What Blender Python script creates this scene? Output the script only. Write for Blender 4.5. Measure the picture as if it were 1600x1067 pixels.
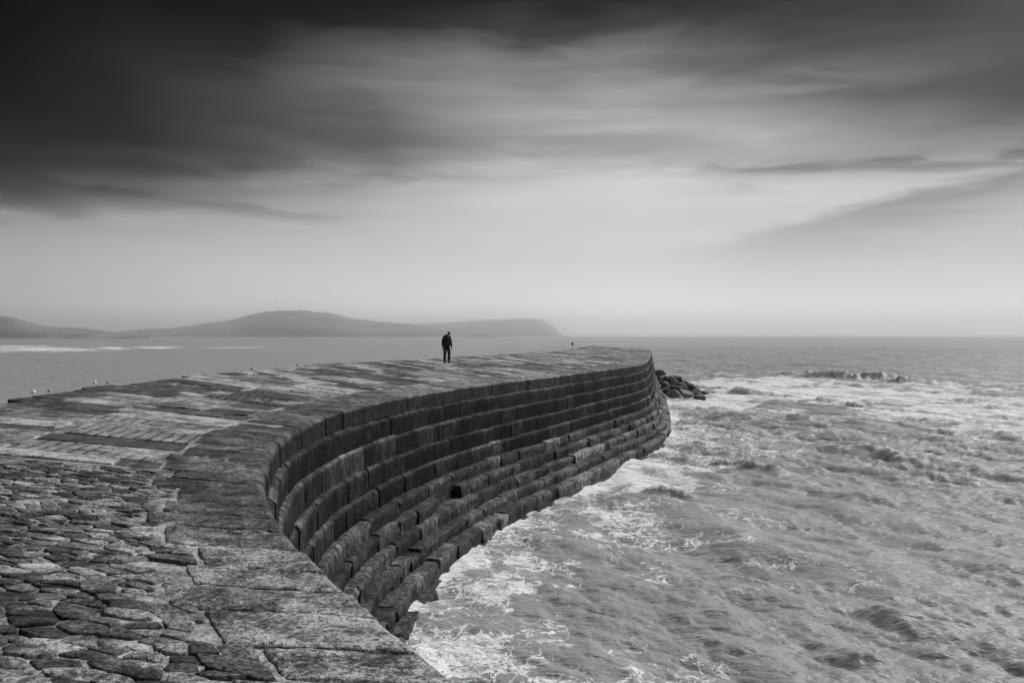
import bpy, bmesh, math, random
import numpy as np
from mathutils import Vector, Matrix, noise as mnoise

random.seed(7)
rng = np.random.default_rng(11)
scene = bpy.context.scene
COL = scene.collection
R = math.radians
for o in list(bpy.data.objects):
    bpy.data.objects.remove(o)

# ------------------------------------------------------------------ camera
FPX, HZ, CAMZ = 1244.0, 524.0, 7.0          # focal length and horizon of the 1600 px photograph, eye height over the sea
cam = bpy.data.cameras.new('camera')
cam.sensor_width = 36.0
cam.lens = 36.0 * FPX / 1600.0
cam.clip_start, cam.clip_end = 0.1, 60000.0
camo = bpy.data.objects.new('camera', cam)
COL.objects.link(camo)
camo.location = (0, 0, CAMZ)
camo.rotation_euler = (R(90 - 0.44), 0, 0)
scene.camera = camo

def at(px, py, z=0.0):
    """point of the horizontal plane z seen at a pixel of the photograph"""
    d = (CAMZ - z) * FPX / (py - HZ)
    return Vector(((px - 800.0) / FPX * d, d, z))

# ------------------------------------------------------------------ view
scene.view_settings.view_transform = 'Standard'
scene.view_settings.look = 'None'
scene.view_settings.gamma = 1.0
EXPOSURE = 1.35
scene.view_settings.exposure = EXPOSURE
scene.cycles.use_denoising = True
scene.view_settings.use_curve_mapping = False
scene.cycles.volume_bounces = 2
scene.cycles.sample_clamp_indirect = 0.7

# ------------------------------------------------------------------ node helpers
class NT:
    def __init__(self, tree):
        self.t = tree
        tree.nodes.clear()
    def n(self, kind, **kw):
        nd = self.t.nodes.new(kind)
        for k, v in kw.items():
            setattr(nd, k, v)
        return nd
    def put(self, sock, v):
        if hasattr(v, 'is_output') or isinstance(v, bpy.types.NodeSocket):
            self.t.links.new(v, sock)
        else:
            sock.default_value = v
    def m(self, op, a, b=None, c=None, clamp=False):
        nd = self.n('ShaderNodeMath', operation=op, use_clamp=clamp)
        self.put(nd.inputs[0], a)
        if b is not None: self.put(nd.inputs[1], b)
        if c is not None: self.put(nd.inputs[2], c)
        return nd.outputs[0]
    def vm(self, op, a, b=None):
        nd = self.n('ShaderNodeVectorMath', operation=op)
        self.put(nd.inputs[0], a)
        if b is not None: self.put(nd.inputs[1], b)
        return nd.outputs[0]
    def mr(self, v, a, b, c=0.0, d=1.0, smooth=True):
        nd = self.n('ShaderNodeMapRange', interpolation_type='SMOOTHSTEP' if smooth else 'LINEAR')
        nd.clamp = True
        for i, x in enumerate((v, a, b, c, d)):
            self.put(nd.inputs[i], x)
        return nd.outputs[0]
    def mix(self, f, a, b):
        nd = self.n('ShaderNodeMix', data_type='FLOAT')
        self.put(nd.inputs[0], f); self.put(nd.inputs[2], a); self.put(nd.inputs[3], b)
        return nd.outputs[0]
    def noise(self, vec, scale, detail=4.0, rough=0.55, dist=0.0):
        nd = self.n('ShaderNodeTexNoise')
        self.put(nd.inputs['Vector'], vec)
        nd.inputs['Scale'].default_value = scale
        nd.inputs['Detail'].default_value = detail
        nd.inputs['Roughness'].default_value = rough
        nd.inputs['Distortion'].default_value = dist
        return nd.outputs[0]
    def voro(self, vec, scale, feature='F1'):
        nd = self.n('ShaderNodeTexVoronoi', feature=feature)
        self.put(nd.inputs['Vector'], vec)
        nd.inputs['Scale'].default_value = scale
        return nd.outputs['Distance']
    def comb(self, x, y, z):
        nd = self.n('ShaderNodeCombineXYZ')
        for i, v in enumerate((x, y, z)): self.put(nd.inputs[i], v)
        return nd.outputs[0]
    def sep(self, v):
        nd = self.n('ShaderNodeSeparateXYZ'); self.put(nd.inputs[0], v)
        return nd.outputs
    def bump(self, h, strength, dist, normal=None):
        nd = self.n('ShaderNodeBump')
        nd.inputs['Strength'].default_value = strength
        nd.inputs['Distance'].default_value = dist
        self.put(nd.inputs['Height'], h)
        if normal is not None: self.put(nd.inputs['Normal'], normal)
        return nd.outputs[0]

def lin(s):
    s = s / 255.0
    return s / 12.92 if s <= 0.04045 else ((s + 0.055) / 1.055) ** 2.4

# ------------------------------------------------------------------ world: an overcast sky by direction, with a clear-sky base
SUN_EL, SUN_AZ = 44.0, 54.0                  # degrees; azimuth from +Y towards +X
SKY_STRENGTH = 0.1
world = bpy.data.worlds.new('World')
scene.world = world
world.use_nodes = True
w = NT(world.node_tree)
tc = w.n('ShaderNodeTexCoord')
dirv = tc.outputs['Generated']
dx, dy, dz = w.sep(dirv)
az = w.m('MULTIPLY', w.m('ARCTAN2', dx, dy), 180 / math.pi)
el0 = w.m('MULTIPLY', w.m('ARCSINE', dz, clamp=False), 180 / math.pi)
st = w.vm('MULTIPLY', dirv, (2.2, 2.2, 11.0))          # clouds drawn out along the horizon
warp = w.noise(st, 1.3, 5.0, 0.55, 0.6)
warp2 = w.noise(w.vm('MULTIPLY', dirv, (6.0, 6.0, 34.0)), 1.2, 4.0, 0.55, 0.8)
amt = w.mr(el0, 1.5, 10.0, 0.0, 1.0)
el = w.m('ADD', el0, w.m('MULTIPLY', amt, w.m('ADD', w.m('MULTIPLY', w.m('SUBTRACT', warp, 0.5), 5.0),
                                               w.m('MULTIPLY', w.m('SUBTRACT', warp2, 0.5), 2.6))))
YS = [0, 50, 100, 150, 200, 230, 260, 290, 320, 350, 400, 450, 500, 524]
SKY = {
    0:    [4, 3, 3, 4, 8, 18, 32, 56, 110, 160, 175, 178, 172, 168],
    200:  [8, 28, 34, 30, 30, 30, 56, 84, 128, 170, 185, 190, 186, 180],
    400:  [8, 16, 36, 70, 66, 72, 78, 135, 152, 180, 195, 200, 197, 192],
    600:  [8, 24, 96, 122, 92, 90, 126, 172, 182, 190, 200, 205, 205, 198],
    800:  [12, 50, 118, 146, 165, 150, 176, 200, 205, 205, 206, 208, 210, 205],
    1000: [14, 54, 114, 158, 180, 154, 176, 210, 212, 212, 208, 212, 214, 212],
    1200: [20, 52, 92, 142, 180, 168, 172, 208, 208, 206, 208, 214, 216, 214],
    1400: [24, 54, 80, 100, 142, 156, 176, 205, 206, 206, 208, 213, 216, 213],
    1600: [48, 54, 64, 64, 122, 170, 186, 200, 204, 204, 206, 212, 214, 212],
}
MEAN = [50, 60, 80, 95, 110, 120, 135, 155, 165, 178, 190, 198, 200, 198]
TOP = 84
def sky_ramp(vals, azd):
    nd = w.n('ShaderNodeValToRGB')
    cr = nd.color_ramp
    cr.interpolation = 'LINEAR'
    pts = [(math.degrees(math.atan((HZ - y) / FPX * math.cos(R(azd)))), v) for y, v in zip(YS, vals)]
    boost = [1.0] * 6 + [1.0, 1.0, 1.0, 1.02, 1.05, 1.2, 1.65, 1.8]
    pts = [(a_, v_ * b_ ** (1 / 2.2)) for (a_, v_), b_ in zip(pts, boost)]
    pts += [(26.0, vals[0]), (38.0, TOP), (90.0, TOP)]
    pts.sort()
    while len(cr.elements) < len(pts):
        cr.elements.new(0.5)
    for i, (p, v) in enumerate(pts):
        cr.elements[i].position = p / 90.0
        c = lin(v) / 2 ** EXPOSURE
        cr.elements[i].color = (c, c, c, 1)
    w.put(nd.inputs[0], w.m('DIVIDE', el, 90.0))
    return w.sep(nd.outputs[0])[0]
cols = [(-85.0, sky_ramp(MEAN, 40.0))]
for X, v in SKY.items():
    a = math.degrees(math.atan((X - 800) / FPX))
    cols.append((a, sky_ramp(v, a)))
cols.append((85.0, sky_ramp(MEAN, 40.0)))
azw = w.m('ADD', az, w.m('MULTIPLY', w.m('SUBTRACT', w.noise(st, 0.9, 3.0, 0.5), 0.5), 8.0))
val = cols[0][1]
for (a0, _), (a1, r1) in zip(cols[:-1], cols[1:]):
    val = w.mix(w.mr(azw, a0, a1, 0.0, 1.0, smooth=False), val, r1)
# fine drawn-out streaks
strk = w.noise(w.vm('MULTIPLY', dirv, (3.0, 3.0, 40.0)), 1.6, 5.0, 0.5, 0.5)
val = w.m('MULTIPLY', val, w.m('ADD', 1.0, w.m('MULTIPLY', w.mr(el0, 4.0, 14.0, 0.08, 0.5), w.m('SUBTRACT', strk, 0.5))))
# a bank of cloud with a sharp upper edge on the right, thin streaks over it and on the left
def streak(prev, a0, e0, slope, half, amount, lo0, lo1, hi0, hi1, bank=False, wob=1.6):
    line = w.m('ADD', e0, w.m('MULTIPLY', w.m('SUBTRACT', az, a0), slope))
    line = w.m('ADD', line, w.m('MULTIPLY', w.m('SUBTRACT', warp2, 0.5), wob))
    s = w.m('SUBTRACT', line, el0)
    win = w.m('MULTIPLY', w.mr(az, lo0, lo1), w.mr(az, hi0, hi1, 1.0, 0.0))
    if bank:
        msk = w.m('MULTIPLY', w.mr(s, -0.4, 1.1), w.m('EXPONENT', w.m('MULTIPLY', w.m('MAXIMUM', s, 0.0), -1.0 / half)))
    else:
        q = w.m('DIVIDE', s, half)
        msk = w.m('EXPONENT', w.m('MULTIPLY', w.m('MULTIPLY', q, q), -1.0))
    return w.m('MULTIPLY', prev, w.m('SUBTRACT', 1.0, w.m('MULTIPLY', w.m('MULTIPLY', msk, win), amount)))
val = streak(val, 12.7, 6.4, 0.2, 2.2, 0.78, 8.0, 27.0, 60.0, 90.0, bank=True, wob=3.0)
val = streak(val, 17.8, 11.2, -0.04, 0.33, 0.45, 11.0, 18.0, 45.0, 70.0, wob=2.4)
val = streak(val, 24.0, 15.4, -0.05, 1.0, 0.38, 10.0, 24.0, 45.0, 70.0, wob=4.0)
val = streak(val, -25.7, 9.1, -0.085, 0.34, 0.3, -70.0, -35.0, -16.0, -9.0, wob=1.2)
sky = w.n('ShaderNodeTexSky', sky_type='NISHITA')
sky.sun_disc = False
sky.sun_elevation = R(SUN_EL)
sky.sun_rotation = R(SUN_AZ)
bw = w.n('ShaderNodeRGBToBW'); w.put(bw.inputs[0], sky.outputs[0])
cloud = w.m('MULTIPLY', val, 1.0 / SKY_STRENGTH)
rad = w.m('ADD', w.m('MULTIPLY', cloud, 0.98), w.m('MULTIPLY', w.m('MULTIPLY', bw.outputs[0], val), 0.02))
bg = w.n('ShaderNodeBackground')
w.put(bg.inputs['Color'], w.comb(rad, rad, rad))
bg.inputs['Strength'].default_value = SKY_STRENGTH
wo = w.n('ShaderNodeOutputWorld')
w.put(wo.inputs['Surface'], bg.outputs[0])

sun = bpy.data.lights.new('sun', 'SUN')
sun.energy = 1.5
sun.angle = R(40)
sun.color = (1, 1, 1)
suno = bpy.data.objects.new('sun', sun)
COL.objects.link(suno)
sv = Vector((math.sin(R(SUN_AZ)) * math.cos(R(SUN_EL)), math.cos(R(SUN_AZ)) * math.cos(R(SUN_EL)), math.sin(R(SUN_EL))))
suno.rotation_euler = (-sv).to_track_quat('-Z', 'Y').to_euler()
suno.location = (0, 0, 60)

# ------------------------------------------------------------------ materials
def material(name):
    m = bpy.data.materials.new(name)
    m.use_nodes = True
    nt = NT(m.node_tree)
    out = nt.n('ShaderNodeOutputMaterial')
    b = nt.n('ShaderNodeBsdfPrincipled')
    nt.put(out.inputs['Surface'], b.outputs[0])
    return m, nt, b
def grey(nt, v):
    return nt.comb(v, v, v)

def stone_material(name, tone_attr=True, tone=0.2, fine=26.0, pits=0.5, speck=0.35, streak_z=False, rough=0.75, bump=0.012, patch=0.5, white=0.0, tooled=False, spec=0.35):
    m, nt, b = material(name)
    pos = nt.n('ShaderNodeNewGeometry').outputs['Position']
    if tone_attr:
        t = nt.n('ShaderNodeAttribute', attribute_name='tone').outputs['Fac']
    else:
        t = tone
    big = nt.noise(pos, 0.9, 3.0, 0.6, 0.3)
    mid = nt.noise(pos, 4.2, 5.0, 0.65, 0.4)
    fin = nt.noise(pos, fine, 4.0, 0.7, 0.2)
    gr = nt.noise(pos, fine * 4.5, 2.0, 0.6)
    mul = nt.mr(mid, 0.30, 0.70, 1.0 - patch * 1.05, 1.0 + patch * 1.05)
    mul = nt.m('MULTIPLY', mul, nt.mr(big, 0.32, 0.68, 1.0 - patch * 0.55, 1.0 + patch * 0.55))
    mul = nt.m('MULTIPLY', mul, nt.mr(fin, 0.30, 0.70, 1.0 - speck * 1.25, 1.0 + speck * 1.25))
    mul = nt.m('MULTIPLY', mul, nt.mr(gr, 0.30, 0.70, 1.0 - speck * 0.9, 1.0 + speck * 0.9))
    # dark growth in patches broken up by the grain
    growth = nt.m('ADD', nt.m('MULTIPLY', nt.noise(pos, 1.9, 4.0, 0.6, 0.5), 0.62), nt.m('MULTIPLY', fin, 0.38))
    mul = nt.m('MULTIPLY', mul, nt.mr(growth, 0.40, 0.56, 1.0 - 0.75 * patch, 1.12))
    if streak_z:
        stv = nt.vm('MULTIPLY', pos, (9.0, 9.0, 0.7))
        sk = nt.noise(stv, 1.0, 5.0, 0.65, 0.3)
        mul = nt.m('MULTIPLY', mul, nt.mr(sk, 0.3, 0.72, 0.4, 1.7))
    v = nt.m('MULTIPLY', t, nt.m('MAXIMUM', mul, 0.12))
    if white > 0:
        wn = nt.noise(pos, 9.0, 6.0, 0.75, 0.8)
        wp = nt.noise(pos, 0.8, 2.0, 0.5)
        mk = nt.m('MULTIPLY', nt.mr(wn, 0.60, 0.72), nt.mr(wp, 0.42, 0.66))
        v = nt.mix(nt.m('MULTIPLY', mk, white), v, 0.42)
    # pits
    pd = nt.voro(nt.vm('ADD', pos, nt.vm('MULTIPLY', nt.comb(fin, mid, gr), (0.09, 0.09, 0.09))), 17.0)
    pit = nt.m('MULTIPLY', nt.mr(pd, 0.10, 0.26, 1.0, 0.0), nt.mr(nt.noise(pos, 2.6, 2.0), 0.46, 0.62))
    v = nt.m('MULTIPLY', v, nt.m('SUBTRACT', 1.0, nt.m('MULTIPLY', pit, pits)))
    v = nt.m('MINIMUM', nt.m('MAXIMUM', v, 0.004), 0.62)
    nt.put(b.inputs['Base Color'], grey(nt, v))
    b.inputs['Roughness'].default_value = rough
    b.inputs['Specular IOR Level'].default_value = spec
    h = nt.m('ADD', nt.m('MULTIPLY', mid, 1.0), nt.m('MULTIPLY', fin, 0.55))
    h = nt.m('ADD', h, nt.m('MULTIPLY', gr, 0.2))
    h = nt.m('SUBTRACT', h, nt.m('MULTIPLY', pit, 0.5))
    if tooled:
        px_, py_, pz_ = nt.sep(pos)
        ph = nt.m('ADD', nt.m('MULTIPLY', px_, 27.0), nt.m('MULTIPLY', py_, 5.0))
        ph = nt.m('ADD', ph, nt.m('MULTIPLY', mid, 3.0))
        g = nt.m('SINE', ph)
        h = nt.m('ADD', h, nt.m('MULTIPLY', nt.mr(g, -1.0, -0.2), 1.6))
        v2 = nt.m('MULTIPLY', v, nt.mr(g, -1.0, -0.4, 0.55, 1.0))
        nt.put(b.inputs['Base Color'], grey(nt, v2))
    nt.put(b.inputs['Normal'], nt.bump(h, 0.9, bump * 2.2))
    return m

M = {}
M['paving'] = stone_material('paving stone', patch=0.6, speck=0.52, white=0.15, bump=0.022, spec=0.2)
M['tooled'] = stone_material('tooled paving stone', patch=0.4, speck=0.3, tooled=True)
M['coping'] = stone_material('weathered coping stone', patch=0.66, speck=0.62, pits=0.75, white=0.3, bump=0.032, spec=0.15)
M['wall'] = stone_material('dark wall stone', patch=0.5, speck=0.55, streak_z=True, rough=0.8, bump=0.02, white=0.4, spec=0.06)
M['low'] = stone_material('sea worn wall stone', patch=0.6, speck=0.5, streak_z=True, rough=0.7, bump=0.05, white=0.75, spec=0.15)
M['mortar'] = stone_material('pale lime mortar', tone_attr=False, tone=0.29, patch=0.5, speck=0.3, pits=0.45, bump=0.016)
M['core'] = stone_material('dark wet wall core', tone_attr=False, tone=0.045, patch=0.5, streak_z=True)
M['rock'] = stone_material('dark rock', patch=0.5, speck=0.4, fine=12.0, rough=0.6, bump=0.05, white=0.12)
def plain(name, v, rough=0.8, spec=0.3, amount=0.25, scale=30.0):
    m, nt, b = material(name)
    pos = nt.n('ShaderNodeTexCoord').outputs['Object']
    nz = nt.noise(pos, scale, 4.0, 0.6)
    nt.put(b.inputs['Base Color'], grey(nt, nt.m('MULTIPLY', v, nt.m('ADD', 1.0, nt.m('MULTIPLY', nt.m('SUBTRACT', nz, 0.5), amount * 2)))))
    b.inputs['Roughness'].default_value = rough
    b.inputs['Specular IOR Level'].default_value = spec
    nt.put(b.inputs['Normal'], nt.bump(nz, 0.4, 0.01))
    return m

# ------------------------------------------------------------------ object helpers
def mesh(name, verts, faces, mat, tone=None, smooth=False, loc=(0, 0, 0), parent=None, normals_fix=False):
    me = bpy.data.meshes.new(name)
    me.from_pydata(verts, [], faces)
    if normals_fix:
        bm = bmesh.new(); bm.from_mesh(me)
        bmesh.ops.recalc_face_normals(bm, faces=bm.faces)
        bm.to_mesh(me); bm.free()
    if tone is not None:
        a = me.attributes.new('tone', 'FLOAT', 'POINT')
        a.data.foreach_set('value', np.broadcast_to(np.asarray(tone, dtype=np.float32), (len(me.vertices),)).copy())
    me.materials.append(mat)
    if smooth:
        me.polygons.foreach_set('use_smooth', [True] * len(me.polygons))
    me.update()
    o = bpy.data.objects.new(name, me)
    COL.objects.link(o)
    o.location = loc
    if parent is not None:
        o.parent = parent
    return o
def empty(name, loc, rz=0.0):
    o = bpy.data.objects.new(name, None)
    COL.objects.link(o)
    o.location = loc
    o.rotation_euler = (0, 0, rz)
    o.empty_display_size = 0.3
    return o
def tag(o, label=None, cat=None, group=None, kind=None):
    if label: o['label'] = label
    if cat: o['category'] = cat
    if group: o['group'] = group
    if kind: o['kind'] = kind
    return o
def nz3(x, y, z, f, octv=3):
    return mnoise.fractal(Vector((x * f, y * f, z * f)), 0.9, 2.0, octv)

# ------------------------------------------------------------------ the curve of the sea edge of the harbour wall
EY = [-14, -6, 0, 4.6, 6.6, 8.8, 11.2, 14.1, 16.8, 20, 23, 26, 29.6, 33, 37, 40, 46, 51, 55, 60, 65.5, 80, 108]
EX = [9.3, 5.3, 2.3, -0.3, -1.54, -2.68, -3.5, -4.25, -4.62, -4.6, -4.1, -3.4, -2.2, -0.75, 1.25, 2.6, 5.3, 7.6, 9.0, 10.2, 11.3, 14.0, 18.9]
yy = np.linspace(-14, 108, 1400)
xx = np.interp(yy, EY, EX)
k = np.exp(-0.5 * (np.arange(-40, 41) / 13.0) ** 2); k /= k.sum()
xp = np.concatenate([xx[0] + (xx[1] - xx[0]) * np.arange(-40, 0), xx, xx[-1] + (xx[-1] - xx[-2]) * np.arange(1, 41)])
xx = np.convolve(xp, k, mode='valid')
ss = np.concatenate([[0], np.cumsum(np.hypot(np.diff(xx), np.diff(yy)))])
tx = np.gradient(xx, ss); ty = np.gradient(yy, ss)
LEN = ss[-1]
def s_of_y(y): return float(np.interp(y, yy, ss))
def pos_s(s):  return float(np.interp(s, ss, xx)), float(np.interp(s, ss, yy))
def tan_s(s):
    a, b = float(np.interp(s, ss, tx)), float(np.interp(s, ss, ty))
    l = math.hypot(a, b); return a / l, b / l
S_JOINT = [s_of_y(q) for q in (4, 8, 14, 50, 80, 106)]
SKEW = [-28, -27, -17, -15, -8, 9]
def skew_s(s): return math.radians(float(np.interp(s, S_JOINT, SKEW)))
EDGE_H, CROSS = 2.0, 0.075
def inward(s):
    a, b = tan_s(s)
    ix, iy = -b, a
    q = skew_s(s)
    return ix * math.cos(q) - iy * math.sin(q), ix * math.sin(q) + iy * math.cos(q)
def deck(s, wd, up=0.0):
    """point of the deck: s along the sea edge, wd inwards along the (skewed) joints"""
    x, y = pos_s(s); ix, iy = inward(s)
    return (x + ix * wd, y + iy * wd, CAMZ - EDGE_H + CROSS * wd * math.cos(skew_s(s)) + up)
def face(s, off, z):
    x, y = pos_s(s); a, b = tan_s(s)
    return (x + b * off, y - a * off, z)
WIDTH_Y = [-14, 12, 15, 18, 22, 26, 30, 46, 54, 60, 70, 90, 108]
WIDTH_V = [6.9, 6.8, 6.8, 7.3, 8.1, 8.6, 9.2, 9.4, 9.4, 8.9, 7.9, 7.8, 7.9]
def width(s): return float(np.interp(pos_s(s)[1], WIDTH_Y, WIDTH_V))
def cam_dist(p): return math.sqrt(p[0] ** 2 + p[1] ** 2 + (p[2] - CAMZ) ** 2)
def to_px(p):
    return 800 + FPX * p[0] / max(p[1], .1), HZ + FPX * (CAMZ - p[2]) / max(p[1], .1)

COURSES = [(2.00, 2.48, 0.0), (2.48, 3.06, 0.10), (3.06, 3.68, 0.20), (3.68, 4.28, 0.31), (4.28, 4.85, 0.44),
           (4.85, 5.28, 0.64), (5.28, 5.70, 0.90), (5.70, 6.10, 1.20), (6.10, 6.48, 1.52), (6.48, 6.86, 1.88), (6.90, 7.75, 2.3)]
LAST = len(COURSES) - 1
def out_factor(y): return float(np.interp(y, [0, 10, 16, 24, 50, 64, 108], [0.8, 0.8, 0.86, 1.08, 1.1, 0.8, 0.68]))
def course_off(i, s):
    o = COURSES[i][2]
    return o if i < 5 else 0.44 + (o - 0.44) * out_factor(pos_s(s)[1])

wall = empty('harbour_wall', (*pos_s(s_of_y(40)), 0.0))
tag(wall, 'long curving harbour wall of stepped dark stone courses with a sloping paved top above the sea', 'harbour wall')
WL = Vector(wall.location)
def part(name, verts, faces, mat, tone=None, smooth=False, fix=False):
    c = np.mean(np.asarray(verts), axis=0)
    vs = (np.asarray(verts) - c).tolist()
    o = mesh(name, vs, faces, mat, tone, smooth, parent=wall, normals_fix=fix)
    o.location = Vector(c) - WL
    return o

# core of the wall, with the mortar bed as its own part
def build_core():
    st_ = np.concatenate([np.arange(0, s_of_y(30), 0.5), np.arange(s_of_y(30), LEN, 1.2), [LEN - 0.01]])
    prof = []
    V, F = [], []
    for s in st_:
        row = []
        W = width(s) - 0.12
        row.append(deck(s, W + 0.2)[:2] + (-1.5,))
        for q in (W, W * 0.66, W * 0.33, 0.12):
            row.append(deck(s, q, -0.09))
        for i, (h0, h1, _) in enumerate(COURSES):
            o = course_off(i, s) - (0.14 if i < 5 else 0.3)
            row.append(face(s, o, CAMZ - h0 - (0.09 if i else 0.2)))
            row.append(face(s, o, CAMZ - h1 - 0.09))
        row.append(face(s, course_off(LAST, s) - 0.3, -1.5))
        V += row
        prof.append(len(row))
    n = prof[0]
    for a in range(len(st_) - 1):
        for b in range(n):
            b2 = (b + 1) % n
            F.append((a * n + b, a * n + b2, (a + 1) * n + b2, (a + 1) * n + b))
    F.append(tuple(range(n))[::-1]); F.append(tuple(range((len(st_) - 1) * n, len(st_) * n)))
    part('wall_core', V, F, M['core'], fix=True)
    # mortar bed: finer close to the camera
    sv_ = np.concatenate([np.arange(s_of_y(0.5), s_of_y(11), 0.07), np.arange(s_of_y(11), s_of_y(30), 0.35), np.arange(s_of_y(30), LEN, 1.0)])
    wv_ = np.concatenate([np.arange(0.5, 6.0, 0.07), np.arange(6.0, 8.31, 0.33)])
    V, F = [], []
    for s in sv_:
        fw = (width(s) - 0.25) / 8.25
        near = pos_s(s)[1] < 11
        for q in wv_:
            p = deck(s, q * fw)
            dzv = -0.012 if pos_s(s)[1] > 11 else -0.005
            if near and q < 6.0:
                dzv += -0.013 + 0.015 * nz3(p[0], p[1], 0, 2.2) + 0.008 * nz3(p[0], p[1], 3, 9.0, 2)
            V.append((p[0], p[1], p[2] + dzv))
    m_ = len(wv_)
    for a in range(len(sv_) - 1):
        for b in range(m_ - 1):
            F.append((a * m_ + b, a * m_ + b + 1, (a + 1) * m_ + b + 1, (a + 1) * m_ + b))
    part('mortar_bed', V, F, M['mortar'], smooth=True, fix=False)
build_core()

def patch_block(fn, a0, a1, b0, b1, depth, ch, na, nb, rough, fr=None):
    """a cut stone: a face grid, a chamfer round it and sides going back; fn(a, b, c) maps to the world, c outwards"""
    ca = ch / 1.0
    V, F = [], []
    A = np.linspace(a0 + ca, a1 - ca, na + 1); B = np.linspace(b0 + ca, b1 - ca, nb + 1)
    if fr is not None:
        nb = len(fr) - 1; B = b0 + ca + (b1 - b0 - 2 * ca) * np.asarray(fr)
    for i, a in enumerate(A):
        for j, b in enumerate(B):
            V.append(fn(a, b, random.gauss(0, rough)))
    idx = lambda i, j: i * (nb + 1) + j
    for i in range(na):
        for j in range(nb):
            F.append((idx(i, j), idx(i + 1, j), idx(i + 1, j + 1), idx(i, j + 1)))
    ring = [(i, 0) for i in range(na)] + [(na, j) for j in range(nb)] + [(i, nb) for i in range(na, 0, -1)] + [(0, j) for j in range(nb, 0, -1)]
    A2 = np.linspace(a0, a1, na + 1); B2 = np.linspace(b0, b1, nb + 1) if fr is None else b0 + (b1 - b0) * np.asarray(fr)
    base = len(V)
    for (i, j) in ring:
        ja, jb = random.gauss(0, ch * 0.25), random.gauss(0, ch * 0.25)
        V.append(fn(A2[i] + ja, B2[j] + jb, -ch * random.uniform(0.7, 1.3)))
    for (i, j) in ring:
        V.append(fn(A2[i], B2[j], -depth))
    nr = len(ring)
    for q in range(nr):
        q2 = (q + 1) % nr
        F.append((idx(*ring[q]), base + q, base + q2, idx(*ring[q2])))
        F.append((base + q, base + nr + q, base + nr + q2, base + q2))
    return V, F

# ---- coping slabs: one stone makes the edge of the deck and the top course of the face
def coping_slab(s0, s1, dep, tone, near):
    y = pos_s((s0 + s1) / 2)[1]
    r = 0.05 + 0.10 * math.exp(-((y - 13.5) / 4.5) ** 2) + random.uniform(0, 0.03)
    g = 0.007 if y > 12 else random.choice([0.010, 0.012, 0.030])
    ns = 7 if near else 2
    prof = [(dep, -0.34), (dep, -0.015), (dep - 0.02, 0.0)]
    nt_ = 14 if near else 3
    for q in range(1, nt_):
        prof.append((dep - 0.02 + (r - dep + 0.02) * q / nt_, 0.0))
    prof += [(r, 0.0), (r * 0.38, -r * 0.22), (r * 0.06, -r * 0.62), (0.0, -r * 1.1), (0.0, -0.26), (0.0, -0.465), (0.03, -0.48), (0.4, -0.48)]
    zj = random.gauss(0, 0.003); tilt = random.gauss(0, 0.006); pj = random.gauss(0, 0.012)
    V, F, TT = [], [], []
    stations = [s0 + g, s0 + g + 0.015] + [s0 + (s1 - s0) * q / ns for q in range(1, ns)] + [s1 - g - 0.015, s1 - g]
    for si, s in enumerate(stations):
        end = si in (0, len(stations) - 1)
        for (q, z) in prof:
            zz = z + zj + tilt * (s - s0)
            ww = q + pj
            if end: zz -= 0.006; ww += 0.010 if q < 0.2 else 0
            p = deck(s, max(ww, pj), 0.0)
            # the stone's top lies in the sloping deck plane; its face hangs vertically from the edge
            x_, y_, z_ = p[0], p[1], p[2] + zz
            if near and q > 0.02 and z > -0.2:
                z_ += 0.016 * nz3(x_, y_, 0, 3.2) + 0.011 * nz3(x_, y_, 5, 13.0, 2) + (0.006 * nz3(x_, y_, 9, 34.0, 1))
            V.append((x_ + random.gauss(0, 0.003), y_ + random.gauss(0, 0.003), z_))
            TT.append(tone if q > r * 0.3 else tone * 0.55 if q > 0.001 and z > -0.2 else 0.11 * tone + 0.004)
    n = len(prof)
    for a in range(len(stations) - 1):
        for b in range(n):
            b2 = (b + 1) % n
            F.append((a * n + b, (a + 1) * n + b, (a + 1) * n + b2, a * n + b2))
    F.append(tuple(range(n))); F.append(tuple(range((len(stations) - 1) * n, len(stations) * n))[::-1])
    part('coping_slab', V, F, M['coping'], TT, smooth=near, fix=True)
COPE_IN = []
s = s_of_y(1.6)
while s < LEN - 0.3:
    y = pos_s(s)[1]
    L = random.uniform(0.5, 0.85) if y < 14 else random.uniform(0.55, 1.2)
    if s + L > LEN - 0.4: L = LEN - s
    dep = (1.36 if y < 10 else 1.5 if y < 20 else 1.7) + random.uniform(-0.16, 0.16) + (random.uniform(-0.22, 0.12) if y < 12 else 0)
    t = random.choice([0.10, 0.13, 0.15, 0.17, 0.20]) if y < 26 else random.choice([0.09, 0.12, 0.15, 0.18, 0.22])
    if y < 6.6: t = random.uniform(0.21, 0.27)
    if 7.8 < y < 25: t *= 0.66
    coping_slab(s, s + L, dep, t * 1.25, y < 12.5)
    COPE_IN.append((s, s + L, dep))
    s += L
def cope_depth(s):
    for a, b, d in COPE_IN:
        if a <= s < b: return d
    return 1.5

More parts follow.
